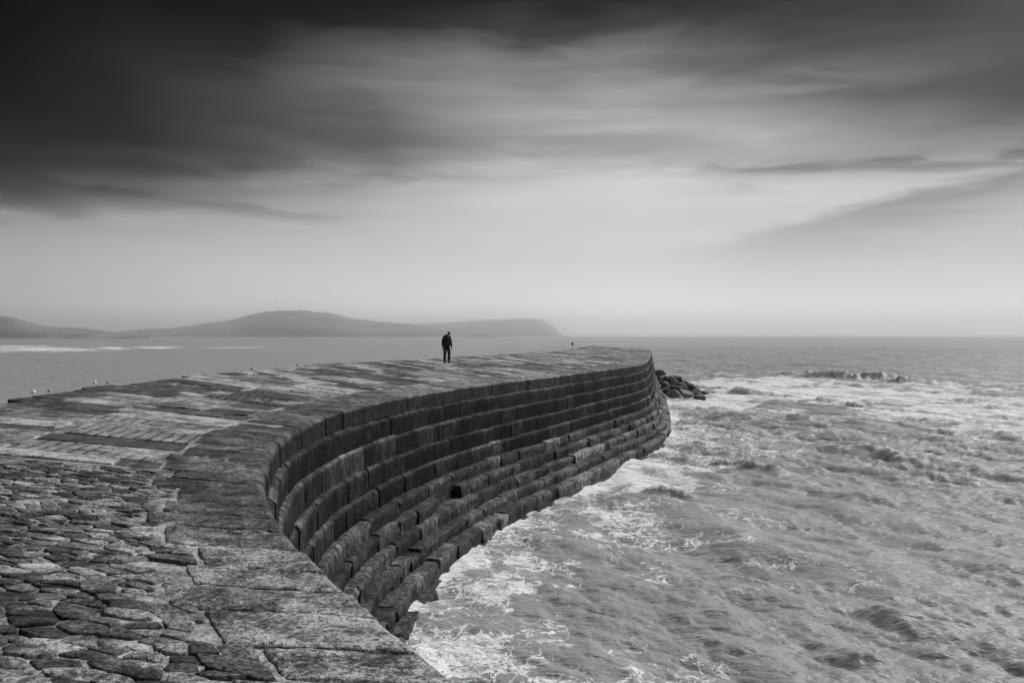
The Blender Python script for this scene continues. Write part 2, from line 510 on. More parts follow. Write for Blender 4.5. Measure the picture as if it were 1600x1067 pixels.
# ---- blocks of the face
cands = []
PROF_UP = ([0.0, 0.5, 0.86, 0.93, 1.0], [0.0, 0.0, 0.0, -0.035, -0.10])      # worn, splayed upper edge of the dressed courses
PROF_LO = ([0.0, 0.5, 0.84, 0.94, 1.0], [0.03, 0.03, 0.03, 0.005, -0.05])   # sea worn rounded blocks of the lower courses
for i in range(1, LAST + 1):
    h0, h1, _ = COURSES[i]
    low = i >= 5
    s = s_of_y(4.0) + random.uniform(0, 0.6)
    run = 0.0
    while s < LEN - 0.2:
        y = pos_s(s)[1]
        L = random.uniform(0.8, 1.9) if not low else random.uniform(0.7, 2.6)
        L = min(L, LEN - s)
        sm = s + L / 2
        mp = face(sm, course_off(i, sm), CAMZ - (h0 + h1) / 2)
        px, py = to_px(mp)
        hole = (i in (5, 6) and abs(px - 697) < 7) or (i == LAST - 1 and abs(px - 688) < 5) or (low and i < LAST and random.random() < 0.01)
        if i == LAST and y > 21: hole = True
        if not hole:
            run = 0.7 * run + random.gauss(0, 0.022)
            prot = random.gauss(0, 0.010) if i < 4 else random.gauss(0, 0.02) if i == 4 else run + random.gauss(0, 0.022)
            if i < 5:
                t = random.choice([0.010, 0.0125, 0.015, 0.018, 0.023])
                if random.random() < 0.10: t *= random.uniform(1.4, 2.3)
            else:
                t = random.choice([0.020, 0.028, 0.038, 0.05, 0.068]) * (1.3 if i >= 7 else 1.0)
                if random.random() < 0.10: t *= 1.8
            if y > 50: t *= 1.25
            if abs(px - 775) < 10 and i == 4: t = 0.045
            ch = 0.012 if i < 5 else random.uniform(0.014, 0.03)
            gap = 0.003 if i < 5 else 0.006
            top = CAMZ - h0 + random.gauss(0, 0.012 if i < 5 else 0.022)
            bot = CAMZ - h1 - 0.03 if i < 5 else CAMZ - h1 - 0.12
            fr, pc = PROF_UP if i < 5 else PROF_LO
            k_ = random.uniform(0.5, 1.5); ta, tb = (random.gauss(0, 0.02), random.gauss(0, 0.06)) if low else (random.gauss(0, 0.006), random.gauss(0, 0.012))
            fn = (lambda a, b, c, i=i, pr=prot, bot=bot, top=top, fr=fr, pc=pc, k_=k_, ta=ta, tb=tb, sm=sm: face(a, course_off(i, a) + pr + c + ta * (a - sm) + tb * (b - (bot + top) / 2) + k_ * float(np.interp((b - bot) / (top - bot), fr, pc)), b))
            size = L * (h1 - h0) / cam_dist(mp) ** 2
            vis = -150 < px < 1750 and y > 6.5
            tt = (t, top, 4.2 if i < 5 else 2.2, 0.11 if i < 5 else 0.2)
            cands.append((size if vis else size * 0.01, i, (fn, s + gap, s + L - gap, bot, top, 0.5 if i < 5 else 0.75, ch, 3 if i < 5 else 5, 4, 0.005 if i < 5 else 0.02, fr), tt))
        s += L
cands.sort(key=lambda c: -c[0])
def block_tones(v, tt):  # top band paler: lichen, plus light from above put into the tone
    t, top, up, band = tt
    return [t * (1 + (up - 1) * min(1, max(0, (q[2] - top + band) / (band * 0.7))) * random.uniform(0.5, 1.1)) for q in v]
def joined(name, items, mat):
    V, F, T = [], [], []
    for (args, t) in items:
        v, f = patch_block(*args)
        b = len(V)
        V += v; F += [tuple(q + b for q in ff) for ff in f]
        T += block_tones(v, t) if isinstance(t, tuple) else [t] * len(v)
    o = part(name, V, F, mat, T, fix=True)
    o['kind'] = 'stuff'
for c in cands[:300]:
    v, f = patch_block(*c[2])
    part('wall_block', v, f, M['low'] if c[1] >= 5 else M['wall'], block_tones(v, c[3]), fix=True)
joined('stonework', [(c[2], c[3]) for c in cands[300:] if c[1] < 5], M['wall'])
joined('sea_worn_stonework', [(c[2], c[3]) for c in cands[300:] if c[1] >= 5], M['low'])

# ---- paving slabs of the deck, course by course along the joints
LIGHT = [(60, 662), (20, 655), (75, 692), (40, 697), (120, 670), (190, 652), (240, 660), (340, 590), (315, 583)]
DARK = [(275, 596), (60, 627), (145, 614), (330, 607), (230, 615), (90, 632), (400, 612), (440, 622)]
TOOL = [(175, 680), (185, 707), (200, 650), (140, 700)]
def px_tone(px, py, t):
    for q in LIGHT:
        if abs(px - q[0]) < 26 and abs(py - q[1]) < 5: return 0.40
    t *= 1.2
    for q in DARK:
        if abs(px - q[0]) < 34 and abs(py - q[1]) < 5: return 0.075
    return t
slabs = []
s = s_of_y(8.6)
S_R = s_of_y(11.0)
while s < LEN - 0.3:
    y = pos_s(s)[1]
    L = random.uniform(0.42, 0.95) if y < 40 else random.uniform(0.6, 1.3)
    if s + L > LEN - 0.4: L = LEN - s
    sm = s + L / 2
    W = width(sm) + random.uniform(-0.28, 0.22)
    q = cope_depth(sm) + (0.05 if y < 35 else 0.03)
    q = max(q, cope_depth(s + 0.02) + 0.04, cope_depth(s + L - 0.02) + 0.04)
    first = True
    while q < W - 0.3:
        ln = random.uniform(1.0, 3.2) if random.random() < 0.75 else random.uniform(0.5, 1.0)
        q1 = min(q + ln, W)
        if W - q1 < 0.45: q1 = W
        p = deck(sm, (q + q1) / 2)
        px, py = to_px(p)
        inner = q1 < 5.8 and s < S_R
        rr = random.random()
        t = random.uniform(0.05, 0.09) if rr < 0.28 else random.uniform(0.13, 0.24) if rr < 0.76 else random.uniform(0.28, 0.42)
        t = px_tone(px, py, t)
        tool = any(abs(px - a) < 32 and abs(py - b) < 7 for a, b in TOOL) or (12 < y < 26 and random.random() < 0.05)
        if tool: t = min(t, 0.24)
        zj = random.gauss(0, 0.006) + (0.012 if random.random() < 0.08 else 0); t1 = random.gauss(0, 0.006); t2 = random.gauss(0, 0.008)
        gp = random.uniform(0.006, 0.014) if y > 22 else random.uniform(0.010, 0.022)
        fn = (lambda a, b, c, zj=zj, t1=t1, t2=t2, s0=sm, q0=(q + q1) / 2: deck(a, b, c + zj + t1 * (b - q0) + t2 * (a - s0)))
        size = (q1 - q) * L * (CAMZ - p[2]) / cam_dist(p) ** 3
        if not (-200 < px < 1800): size *= 0.02
        if not (s < S_R and q < 6.2):
            nn = (6, 4) if y < 22 else (2, 2)
            slabs.append((size, (fn, s + gp, s + L - gp, q + gp, q1 - gp, 0.16, 0.012, nn[1] if y < 22 else 2, nn[0] if y < 22 else 2, 0.003), t, tool))
        q = q1 + 0.006
    s += L
slabs.sort(key=lambda c: -c[0])
for c in slabs[:300]:
    v, f = patch_block(*c[1])
    part('paving_slab', v, f, M['tooled'] if c[3] else M['paving'], c[2], fix=True)
joined('paving', [(c[1], c[2]) for c in slabs[300:]], M['paving'])

# ---- rough set rubble of the foreground: cells of a stretched Voronoi diagram
def clip(poly, n, d):
    out = []
    for a, b in zip(poly, poly[1:] + poly[:1]):
        da, db = a[0] * n[0] + a[1] * n[1] - d, b[0] * n[0] + b[1] * n[1] - d
        if da <= 0: out.append(a)
        if da * db < 0:
            t_ = da / (da - db)
            out.append((a[0] + (b[0] - a[0]) * t_, a[1] + (b[1] - a[1]) * t_))
    return out
STR = 1.45                                   # stones lie long along the joints
seeds = []
tries = 0
s_lo, s_hi = s_of_y(1.0), S_R + 0.2
while tries < 14000:
    tries += 1
    a, b = random.uniform(s_lo, s_hi), random.uniform(1.2, 6.4)
    md = random.choice([0.07, 0.10, 0.15, 0.22, 0.30])
    if all((a - c) ** 2 + ((b - d) / STR) ** 2 > (0.5 * (md + e)) ** 2 for c, d, e in seeds):
        seeds.append((a, b, md))
n_rub = 0
rub_stuff = []
for (a, b, md) in seeds:
    s_end = S_R - 0.04
    if a > s_end - 0.05 or b > 6.15: continue
    bi = cope_depth(a) + 0.05
    if b < bi + 0.05: continue
    poly = [(a - 0.8, max(b - 1.2, bi) / STR), (min(a + 0.8, s_end), max(b - 1.2, bi) / STR), (min(a + 0.8, s_end), min(b + 1.2, 6.2) / STR), (a - 0.8, min(b + 1.2, 6.2) / STR)]
    for (c, d, _) in seeds:
        if (c, d) == (a, b) or abs(c - a) > 1.2 or abs(d - b) > 2.2: continue
        n_ = (c - a, (d - b) / STR)
        l_ = math.hypot(*n_)
        n_ = (n_[0] / l_, n_[1] / l_)
        mid_ = n_[0] * (a + c) / 2 + n_[1] * (b + d) / (2 * STR)
        poly = clip(poly, n_, mid_ - random.choice([0.0, 0.002, 0.004, 0.008, 0.02]))
        if len(poly) < 3: break
    if len(poly) < 3: continue
    for _ in range(1):                        # round the corners
        poly = [q for p0, p1 in zip(poly, poly[1:] + poly[:1]) for q in
                ((p0[0] * .88 + p1[0] * .12, p0[1] * .88 + p1[1] * .12), (p0[0] * .12 + p1[0] * .88, p0[1] * .12 + p1[1] * .88))]
    pts = []
    for (pa, pb) in poly:
        if not pts or math.hypot(pa - pts[-1][0], pb - pts[-1][1]) > 0.018: pts.append((pa, pb))
    if len(pts) < 5: continue
    cx = sum(p[0] for p in pts) / len(pts); cy = sum(p[1] for p in pts) / len(pts)
    V, F = [], []
    zj = random.gauss(0.0, 0.005); t1, t2 = random.gauss(0, 0.025), random.gauss(0, 0.025)
    sd = random.uniform(0, 50)
    rings = [(1.0, -0.14), (1.0, -0.008), (0.95, -0.001), (0.75, 0.001), (0.4, 0.002)]
    for (f_, dz_) in rings:
        for (pa, pb) in pts:
            jit = 1 + (0.10 * nz3(pa, pb, sd, 7.0) + 0.06 * nz3(pa, pb, sd, 30.0, 2)) * f_
            qa, qb = cx + (pa - cx) * f_ * jit, cy + (pb - cy) * f_ * jit
            p = deck(qa, qb * STR)
            z_ = p[2] + zj + dz_ + t1 * (qb - cy) * STR + t2 * (qa - cx)
            if dz_ > -0.1: z_ += 0.012 * nz3(p[0], p[1], sd, 5.0) + 0.005 * nz3(p[0], p[1], sd, 21.0, 2)
            V.append((p[0], p[1], z_))
    p = deck(cx, cy * STR); V.append((p[0], p[1], p[2] + zj + 0.008))
    n = len(pts)
    for r_ in range(len(rings) - 1):
        for q in range(n):
            q2 = (q + 1) % n
            F.append((r_ * n + q, r_ * n + q2, (r_ + 1) * n + q2, (r_ + 1) * n + q))
    for q in range(n):
        F.append(((len(rings) - 1) * n + q, (len(rings) - 1) * n + (q + 1) % n, len(V) - 1))
    rr = random.random()
    t = random.uniform(0.05, 0.09) if rr < 0.32 else random.uniform(0.13, 0.22) if rr < 0.80 else random.uniform(0.25, 0.34)
    pc = deck(cx, cy * STR); px, py = to_px(pc)
    rub_stuff.append((cam_dist(pc) if -120 < px < 900 and py < 1180 else 99 + cam_dist(pc), V, F, t))
rub_stuff.sort(key=lambda r: r[0])
for r_ in rub_stuff[:300]:
    part('rubble_stone', r_[1], r_[2], M['paving'], r_[3], smooth=True, fix=True)
if len(rub_stuff) > 300:
    V, F, T = [], [], []
    for r_ in rub_stuff[300:]:
        b = len(V); V += r_[1]; F += [tuple(q + b for q in ff) for ff in r_[2]]; T += [r_[3]] * len(r_[1])
    part('rubble', V, F, M['paving'], T, smooth=True, fix=True)['kind'] = 'stuff'
print('rubble', len(rub_stuff), 'slabs', len(slabs), 'blocks', len(cands), 'coping', len(COPE_IN))

# ------------------------------------------------------------------ the sea
def fft_tile(N, L, wind, peak, rms, seed, spread=2.0, small=0.02):
    r = np.random.default_rng(seed)
    kx = np.fft.fftfreq(N, d=L / N) * 2 * np.pi
    KX, KY = np.meshgrid(kx, kx, indexing='ij')
    K = np.hypot(KX, KY); K[0, 0] = 1e-6
    kp = 2 * np.pi / peak
    ca = np.abs((KX * wind[0] + KY * wind[1]) / K)
    back = np.where((KX * wind[0] + KY * wind[1]) < 0, 0.35, 1.0)
    P = np.exp(-1.25 * (kp / K) ** 2) / K ** 3.6 * (0.05 + ca ** spread) * back * np.exp(-(K * small) ** 2)
    P[0, 0] = 0
    H = np.sqrt(P) * (r.normal(size=(N, N)) + 1j * r.normal(size=(N, N)))
    h = np.fft.ifft2(H).real
    sc = rms / h.std()
    Dx = np.fft.ifft2(-1j * KX / K * H).real * sc
    Dy = np.fft.ifft2(-1j * KY / K * H).real * sc
    return h * sc, Dx, Dy, L
def samp(tile, x, y):
    h, Dx, Dy, L = tile
    N = h.shape[0]
    u = (x / L * N) % N; v = (y / L * N) % N
    i0 = np.floor(u).astype(int) % N; j0 = np.floor(v).astype(int) % N
    i1 = (i0 + 1) % N; j1 = (j0 + 1) % N
    fu = u - np.floor(u); fv = v - np.floor(v)
    def b(a):
        return (a[i0, j0] * (1 - fu) * (1 - fv) + a[i1, j0] * fu * (1 - fv) + a[i0, j1] * (1 - fu) * fv + a[i1, j1] * fu * fv)
    return b(h), b(Dx), b(Dy)
def sstep(a, b, x):
    t = np.clip((x - a) / (b - a), 0, 1)
    return t * t * (3 - 2 * t)
WDIR = (-0.87, -0.5)                          # the waves run in from the right towards the wall
TILES = [(fft_tile(512, 173.0, WDIR, 12.0, 0.15, 3, 8.0), 0.0), (fft_tile(512, 41.0, (-0.62, -0.78), 3.2, 0.058, 5, 4.0), 0.25),
         (fft_tile(512, 13.0, (-0.3, -0.95), 1.0, 0.020, 8, 3.0, 0.012), -0.2)]
LF = fft_tile(256, 97.0, (0.3, 1.0), 30.0, 1.0, 21, 0.2)       # slow variation used for the foam
LF2 = fft_tile(256, 29.0, (0.3, 1.0), 6.0, 1.0, 22, 0.2)
def seg_field(x, y, pts, wf, wb):
    """signed distance across a crest line (front side positive) and a window along it"""
    best = np.full(x.shape, 1e9); sd = np.zeros(x.shape); al = np.zeros(x.shape)
    tot = sum(math.hypot(q[0] - p[0], q[1] - p[1]) for p, q in zip(pts[:-1], pts[1:]))
    acc = 0
    for p, q in zip(pts[:-1], pts[1:]):
        ex, ey = q[0] - p[0], q[1] - p[1]; l = math.hypot(ex, ey)
        t = np.clip(((x - p[0]) * ex + (y - p[1]) * ey) / l ** 2, 0, 1)
        ddx, ddy = x - p[0] - t * ex, y - p[1] - t * ey
        d = np.hypot(ddx, ddy); sg = np.sign(ex * ddy - ey * ddx)
        m_ = d < best
        best = np.where(m_, d, best); sd = np.where(m_, d * sg, sd); al = np.where(m_, (acc + t * l) / tot, al)
        acc += l
    return sd, al
W2 = lambda px, py: tuple(at(px, py)[:2])
CRESTS = [  # photo points, height, width behind, width in front, foam on the crest
    ([(1210, 585), (1310, 590), (1390, 597), (1452, 602), (1500, 606)], 0.95, 2.6, 1.1, 0.45),
    ([(1120, 611), (1230, 620), (1330, 633), (1450, 645), (1620, 657)], 0.36, 1.6, 0.5, 0.85),
    ([(1075, 716), (1130, 727), (1180, 736), (1235, 748)], 0.44, 1.0, 0.5, 0.35),
    ([(1320, 697), (1375, 710), (1420, 721), (1475, 731)], 0.24, 0.9, 0.4, 0.7),
    ([(1000, 772), (1050, 776), (1092, 781)], 0.30, 0.6, 0.35, 0.85),
    ([(1290, 662), (1340, 665), (1400, 672)], 0.16, 1.2, 0.6, 0.2),
    ([(1230, 655), (1290, 660)], 0.25, 1.0, 0.6, 0.2),
    ([(1060, 664), (1120, 668), (1190, 676)], 0.28, 0.9, 0.5, 0.5),
    ([(1420, 738), (1500, 752), (1560, 768)], 0.18, 1.2, 0.6, 0.0),
    ([(1130, 900), (1165, 912), (1200, 924)], 0.20, 0.5, 0.3, 0.0),
    ([(1345, 955), (1410, 975), (1460, 1010)], 0.14, 0.6, 0.3, 0.25),
    ([(1300, 1030), (1350, 1028), (1390, 1040)], 0.16, 0.5, 0.3, 0.4),
    ([(1500, 640), (1620, 650)], 0.3, 1.5, 0.7, 0.6),
]
FOAM = [  # photo polygons as soft ellipses: centre, half size, strength
    (1330, 622, 330, 17, 1.0), (1180, 602, 150, 14, 0.85), (1500, 642, 170, 16, 0.95), (1560, 672, 130, 18, 0.7), (1120, 610, 70, 14, 0.6),
    (1050, 680, 70, 30, 0.62), (1010, 740, 95, 38, 0.85), (960, 800, 80, 34, 0.66), (900, 840, 80, 32, 0.55), (830, 880, 120, 40, 0.60), (1010, 905, 110, 26, 0.50),
    (770, 930, 80, 40, 0.75), (740, 1030, 90, 40, 0.72), (690, 1010, 45, 40, 0.62), (860, 1000, 120, 50, 0.30), (1060, 640, 60, 14, 0.45),
    (60, 546, 90, 4.0, 0.9), (175, 544, 30, 2.6, 0.9), (245, 543, 40, 2.4, 0.8), (370, 543, 70, 2.4, 0.6), (480, 543, 40, 2.0, 0.35), (30, 541, 60, 1.5, 0.8), (150, 537, 60, 1.2, 0.5),
]
def build_sea():
    def rows(step):
        r = [7.0]
        while r[-1] < 500: r.append(r[-1] * (1 + step))
        while r[-1] < 1500: r.append(r[-1] * 1.012)
        while r[-1] < 9000: r.append(r[-1] * 1.05)
        r[-1] = 9000.0
        return np.array(r)
    rr = rows(0.0042)
    dense = np.radians(np.linspace(-40, 44, 900))
    coarse = np.radians(np.concatenate([np.linspace(48, 180, 26), np.linspace(185, 315, 26)]))
    aa = np.concatenate([dense, coarse])
    Rg, Ag = np.meshgrid(rr, aa, indexing='ij')
    x = (Rg * np.sin(Ag)).ravel(); y = (Rg * np.cos(Ag)).ravel()
    d = Rg.ravel()
    xe = np.interp(y, yy, xx)
    txs = np.interp(y, yy, tx / np.hypot(tx, ty)); tys = np.interp(y, yy, ty / np.hypot(tx, ty))
    off = np.interp(y, [0, 10, 16, 24, 50, 64, 108], [1.7, 1.8, 1.8, 2.2, 2.2, 1.8, 1.5])
    wd = (x - xe) * np.abs(tys) - off
    beyond = y > 108
    wd = np.where(beyond, np.hypot(x - 18, y - 108) * np.sign(x - 18 + (y - 108) * .2), wd)
    sea_side = sstep(-6, 4, wd) if True else 1
    sea_side = np.where(beyond, sstep(-60, 40, x - 18 - 0.05 * (y - 108)), sea_side)
    amp = 0.28 + 0.72 * sea_side
    amp *= np.where(d > 60, 1.0, 0.62 + 0.38 * sstep(12, 60, d))
    res = d * 0.0042
    gust = samp(LF, x * 0.6 + 13, y * 0.6)[0]
    z = np.zeros_like(x); ox = np.zeros_like(x); oy = np.zeros_like(x)
    for (tile, rot), wl in zip(TILES, (14.0, 3.0, 0.8)):
        c, s_ = math.cos(rot), math.sin(rot)
        h, hx, hy = samp(tile, x * c + y * s_, -x * s_ + y * c)
        f = amp * (1 - sstep(0.16 * wl, 0.5 * wl, res))
        if wl < 5: f = f * np.clip(0.85 + 0.35 * gust, 0.35, 1.5)
        z += h * f
        ox += 0.65 * (hx * c - hy * s_) * f; oy += 0.65 * (hx * s_ + hy * c) * f
    foam = np.zeros_like(x)
    nlow = samp(LF, x, y)[0]; nmid = samp(LF2, x, y)[0]
    near = (d < 260)
    xn, yn = x[near], y[near]
    zc = np.zeros_like(xn); fc = np.zeros_like(xn)
    wob = 0.35 * nmid[near] + 0.5 * nlow[near]
    for pts, hgt, wb, wf, fm in CRESTS:
        P_ = [W2(*p) for p in pts]
        sd, al = seg_field(xn, yn, P_, wf, wb)
        sd = sd + wob * 0.35 * wb
        win = np.sin(np.clip(al, 0, 1) * np.pi) ** 0.7 * (0.75 + 0.25 * np.clip(nmid[near], -1, 1))
        prof = np.where(sd < 0, np.exp(-(sd / wf) ** 2), np.exp(-(sd / wb) ** 2))
        far_ = np.abs(sd) < 6 * wb
        zc += 1.5 * hgt * prof * win * far_
        fc = np.maximum(fc, fm * 1.1 * np.where(sd < 0, np.exp(-(sd / (wf * 1.1)) ** 2), np.exp(-(sd / (wb * 0.5)) ** 2)) * win * far_)
    z[near] += zc
    foam[near] = fc
    # foam fields, given as ellipses in the photograph and laid on the water
    vpx = 800 + FPX * x / np.maximum(y, 0.5); vpy = HZ + FPX * CAMZ / np.maximum(y, 0.5)
    for cx, cy, hx, hy, st_ in FOAM:
        c0 = W2(cx, cy); hx, hy = hx * 1.2, hy * (1.2 if cy > 560 else 1.0); st_ = st_ * (1.15 if cy > 560 else 1.0)
        ux = hx / FPX * c0[1]; dn = (c0[1] - W2(cx, cy + hy)[1]); df = (W2(cx, max(cy - hy, HZ + 2))[1] - c0[1])
        lx = (x - c0[0] * y / c0[1]) / ux
        ly = np.where(y < c0[1], (c0[1] - y) / dn, (y - c0[1]) / df)
        q = np.sqrt(lx ** 2 + ly ** 2) + 0.26 * nlow + 0.20 * nmid
        foam = np.maximum(foam, st_ * (1 - sstep(0.15, 1.5, q)) * (y > 3))
    band = np.exp(-np.clip(wd, 0, None) / 1.8) * 0.75 * (1 + 0.4 * nmid) * (wd > -3) * (y < 112) * (y > 4)
    foam = np.maximum(foam, band)
    broad = 0.55 * (1 - sstep(1.0, 17.0, wd + 3.0 * nlow + 1.5 * nmid)) * (wd > -3) * (y < 112) * (y > 4)
    foam = np.maximum(foam, broad)
    # whitecap touches on the steepest wavelets
    foam += 0.12 * sstep(0.30, 0.55, z) * sea_side
    z += 0.04 * np.clip(foam, 0, 1) * (nmid * 0.5 + 0.5)
    co = np.stack([x + ox, y + oy, z], axis=1)
    nr, na = Rg.shape
    i = np.arange(nr - 1)[:, None]; j = np.arange(na)[None, :]
    j2 = (j + 1) % na
    quads = np.stack([i * na + j, i * na + j2, (i + 1) * na + j2, (i + 1) * na + j], axis=-1).reshape(-1, 4)
    quads = quads[:, ::-1]
    me = bpy.data.meshes.new('sea')
    nv, nq = len(co), len(quads)
    me.vertices.add(nv + 1)
    cen = np.concatenate([co, [[0.0, 0.0, -0.6]]])
    me.vertices.foreach_set('co', cen.astype(np.float32).ravel())
    tri = np.stack([np.arange(na), (np.arange(na) + 1) % na, np.full(na, nv)], axis=1)
    loops = np.concatenate([quads.ravel(), tri.ravel()])
    me.loops.add(len(loops)); me.loops.foreach_set('vertex_index', loops.astype(np.int32))
    me.polygons.add(nq + na)
    me.polygons.foreach_set('loop_start', np.concatenate([np.arange(nq) * 4, nq * 4 + np.arange(na) * 3]).astype(np.int32))
    me.update(calc_edges=True)
    me.polygons.foreach_set('use_smooth', np.ones(nq + na, dtype=bool))
    a = me.attributes.new('foam', 'FLOAT', 'POINT')
    a.data.foreach_set('value', np.concatenate([np.clip(foam, 0, 1.2), [0]]).astype(np.float32))
    o = bpy.data.objects.new('sea', me)
    COL.objects.link(o)
    o['kind'] = 'structure'
    return o
def water_material():
    m, nt, b = material('grey sea water')
    pos = nt.n('ShaderNodeNewGeometry').outputs['Position']
    fa = nt.n('ShaderNodeAttribute', attribute_name='foam').outputs['Fac']
    wv = nt.n('ShaderNodeTexNoise'); nt.put(wv.inputs['Vector'], pos)
    wv.inputs['Scale'].default_value = 1.1; wv.inputs['Detail'].default_value = 4.0
    wp = nt.vm('ADD', pos, nt.vm('MULTIPLY', nt.vm('SUBTRACT', wv.outputs['Color'], (0.5, 0.5, 0.5)), (1.3, 1.3, 0.0)))
    n1 = nt.noise(wp, 0.75, 6.0, 0.62, 0.6)
    n2 = nt.noise(wp, 3.4, 5.0, 0.65, 0.5)
    lace = nt.m('SUBTRACT', 1.0, nt.m('MULTIPLY', nt.m('ABSOLUTE', nt.m('SUBTRACT', n2, 0.5)), 6.0), clamp=True)
    web = nt.m('MAXIMUM', nt.mr(nt.voro(wp, 1.7, 'DISTANCE_TO_EDGE'), 0.0, 0.15, 1.0, 0.0),
               nt.m('MULTIPLY', nt.mr(nt.voro(wp, 4.6, 'DISTANCE_TO_EDGE'), 0.0, 0.13, 1.0, 0.0), 0.8))
    pat = nt.m('ADD', nt.m('MULTIPLY', n1, 0.62), nt.m('ADD', nt.m('MULTIPLY', lace, 0.20), nt.m('MULTIPLY', web, 0.17)))
    thr = nt.m('SUBTRACT', 0.82, nt.m('MULTIPLY', fa, 0.52))
    fm = nt.mr(pat, nt.m('ADD', thr, 0.0), nt.m('ADD', thr, 0.10))
    fm = nt.m('MULTIPLY', fm, nt.mr(fa, 0.10, 0.40))
    fm = nt.m('MULTIPLY', fm, nt.mr(nt.noise(pos, 9.0, 4.0, 0.7), 0.25, 0.6, 0.55, 1.0))
    # churned, milky water round the foam
    milk = nt.m('MULTIPLY', nt.mr(fa, 0.5, 1.0), 0.05)
    base = nt.m('ADD', nt.mix(nt.noise(pos, 0.12, 3.0, 0.5), 0.28, 0.35), milk)
    nt.put(b.inputs['Base Color'], grey(nt, nt.mix(fm, base, 0.86)))
    nt.put(b.inputs['Roughness'], nt.mix(fm, 0.30, 0.7))
    b.inputs['IOR'].default_value = 1.33
    nt.put(b.inputs['Specular IOR Level'], nt.mix(fm, 0.22, 0.1))
    def ripples(ang, scale, stretch, seed):
        c, q = math.cos(ang), math.sin(ang)
        X, Y, Z = nt.sep(pos)
        u = nt.m('ADD', nt.m('MULTIPLY', X, c), nt.m('MULTIPLY', Y, q))          # along the crests
        v = nt.m('ADD', nt.m('MULTIPLY', X, -q), nt.m('MULTIPLY', Y, c))
        n_ = nt.noise(nt.comb(nt.m('MULTIPLY', u, stretch), v, seed), scale, 3.0, 0.55, 0.25)
        return nt.m('SUBTRACT', 1.0, nt.m('MULTIPLY', nt.m('ABSOLUTE', nt.m('SUBTRACT', n_, 0.5)), 3.2), clamp=True)
    r1 = ripples(-0.25, 1.35, 0.30, 1.0)
    r2 = ripples(0.2, 2.4, 0.33, 7.0)
    r3 = ripples(-0.5, 5.5, 0.45, 3.0)
    nb = nt.bump(r1, 0.55, 0.11)
    nb = nt.bump(r2, 0.7, 0.06, nb)
    nb = nt.bump(r3, 0.7, 0.03, nb)
    nb = nt.bump(nt.m('MULTIPLY', fm, nt.m('ADD', 0.5, n2)), 0.6, 0.05, nb)
    nt.put(b.inputs['Normal'], nb)
    return m
sea = build_sea()
sea.data.materials.append(water_material())

def sea_height(x, y):
    hit = sea.ray_cast(Vector((x, y, 6.0)), Vector((0, 0, -1)))
    return hit[1].z if hit[0] else 0.0
bpy.context.view_layer.update()

# ------------------------------------------------------------------ far shores
def hill(dist, depth, prof, mat, bumps, seed, base):
    az_px = np.arange(prof[0][0], prof[-1][0] + 1, 1.5)
    hy = np.interp(az_px, [p[0] for p in prof], [p[1] for p in prof])
    ks = np.exp(-0.5 * (np.arange(-8, 9) / 3.0) ** 2); ks /= ks.sum()
    hy = np.convolve(np.pad(hy, 8, mode='edge'), ks, mode='valid')
    V, F = [], []
    rowsn = [(-0.02, -0.02), (0.0, 0.0), (0.015, 0.16), (0.06, 0.32), (0.16, 0.5), (0.3, 0.7), (0.5, 0.88), (0.7, 0.98), (1.0, 1.0), (1.4, 0.8), (1.9, 0.3), (2.2, -0.05)]
    for i, px in enumerate(az_px):
        a = math.atan((px - 800) / FPX)
        z_top = CAMZ + (HZ - hy[i]) * dist / FPX
        for j, (u, v) in enumerate(rowsn):
            dd = (dist + (u - 1.0) * depth) 
            nn = nz3(px * 0.011, j * 0.45, seed, 1.0, 4)
            x_, y_ = (px - 800) / FPX * dd, dd
            z_ = z_top * v * (1 + (0.12 * nn if 0 < v < 1 else 0))
            if v > 0.1: z_ += bumps * abs(nz3(px * 0.12, j * 1.7, seed + 4, 1.0, 3)) + bumps * 0.25 * random.random()
            V.append((x_, y_, max(z_, -1.2) if v <= 0 else max(z_, 0.2 + v)))
    n = len(rowsn)
    for i in range(len(az_px) - 1):
        for j in range(n - 1):
            F.append((i * n + j, (i + 1) * n + j, (i + 1) * n + j + 1, i * n + j + 1))
    o = mesh('hill', V, F, mat, smooth=True)
    o['kind'] = 'structure'
    return o
def land_material():
    m, nt, b = material('wooded slopes and cliffs')
    pos = nt.n('ShaderNodeNewGeometry').outputs['Position']
    a = nt.noise(pos, 0.006, 5.0, 0.6, 0.5); c = nt.noise(pos, 0.05, 4.0, 0.6)
    v = nt.m('ADD', nt.mr(a, 0.35, 0.65, 0.11, 0.23), nt.m('MULTIPLY', nt.m('SUBTRACT', c, 0.5), 0.05))  # land made paler, so part of the haze is in the colour
    nt.put(b.inputs['Base Color'], grey(nt, nt.m('MAXIMUM', v, 0.03)))
    b.inputs['Roughness'].default_value = 0.9
    return m
land = land_material()
hill(2100, 420, [(-700, 470), (-500, 462), (-300, 470), (-150, 484), (-60, 493), (0, 494.5), (16, 495), (35, 500), (55, 507), (75, 510), (110, 513), (150, 517), (180, 520), (205, 522), (235, 527)], land, 1.1, 3, 0)
hill(4200, 900, [(140, 527), (165, 521), (190, 518), (230, 515), (270, 513), (300, 509), (330, 503.5), (362, 502), (400, 493), (420, 489.5), (450, 489), (490, 490), (520, 492), (545, 498), (580, 503), (640, 507), (680, 511), (720, 514), (770, 518), (800, 526)], land, 1.6, 9, 0)
hill(7000, 700, [(480, 514), (560, 511), (650, 506), (750, 502), (815, 499), (838, 499), (850, 502), (862, 509), (872, 517), (882, 527)], land, 1.8, 15, 0)

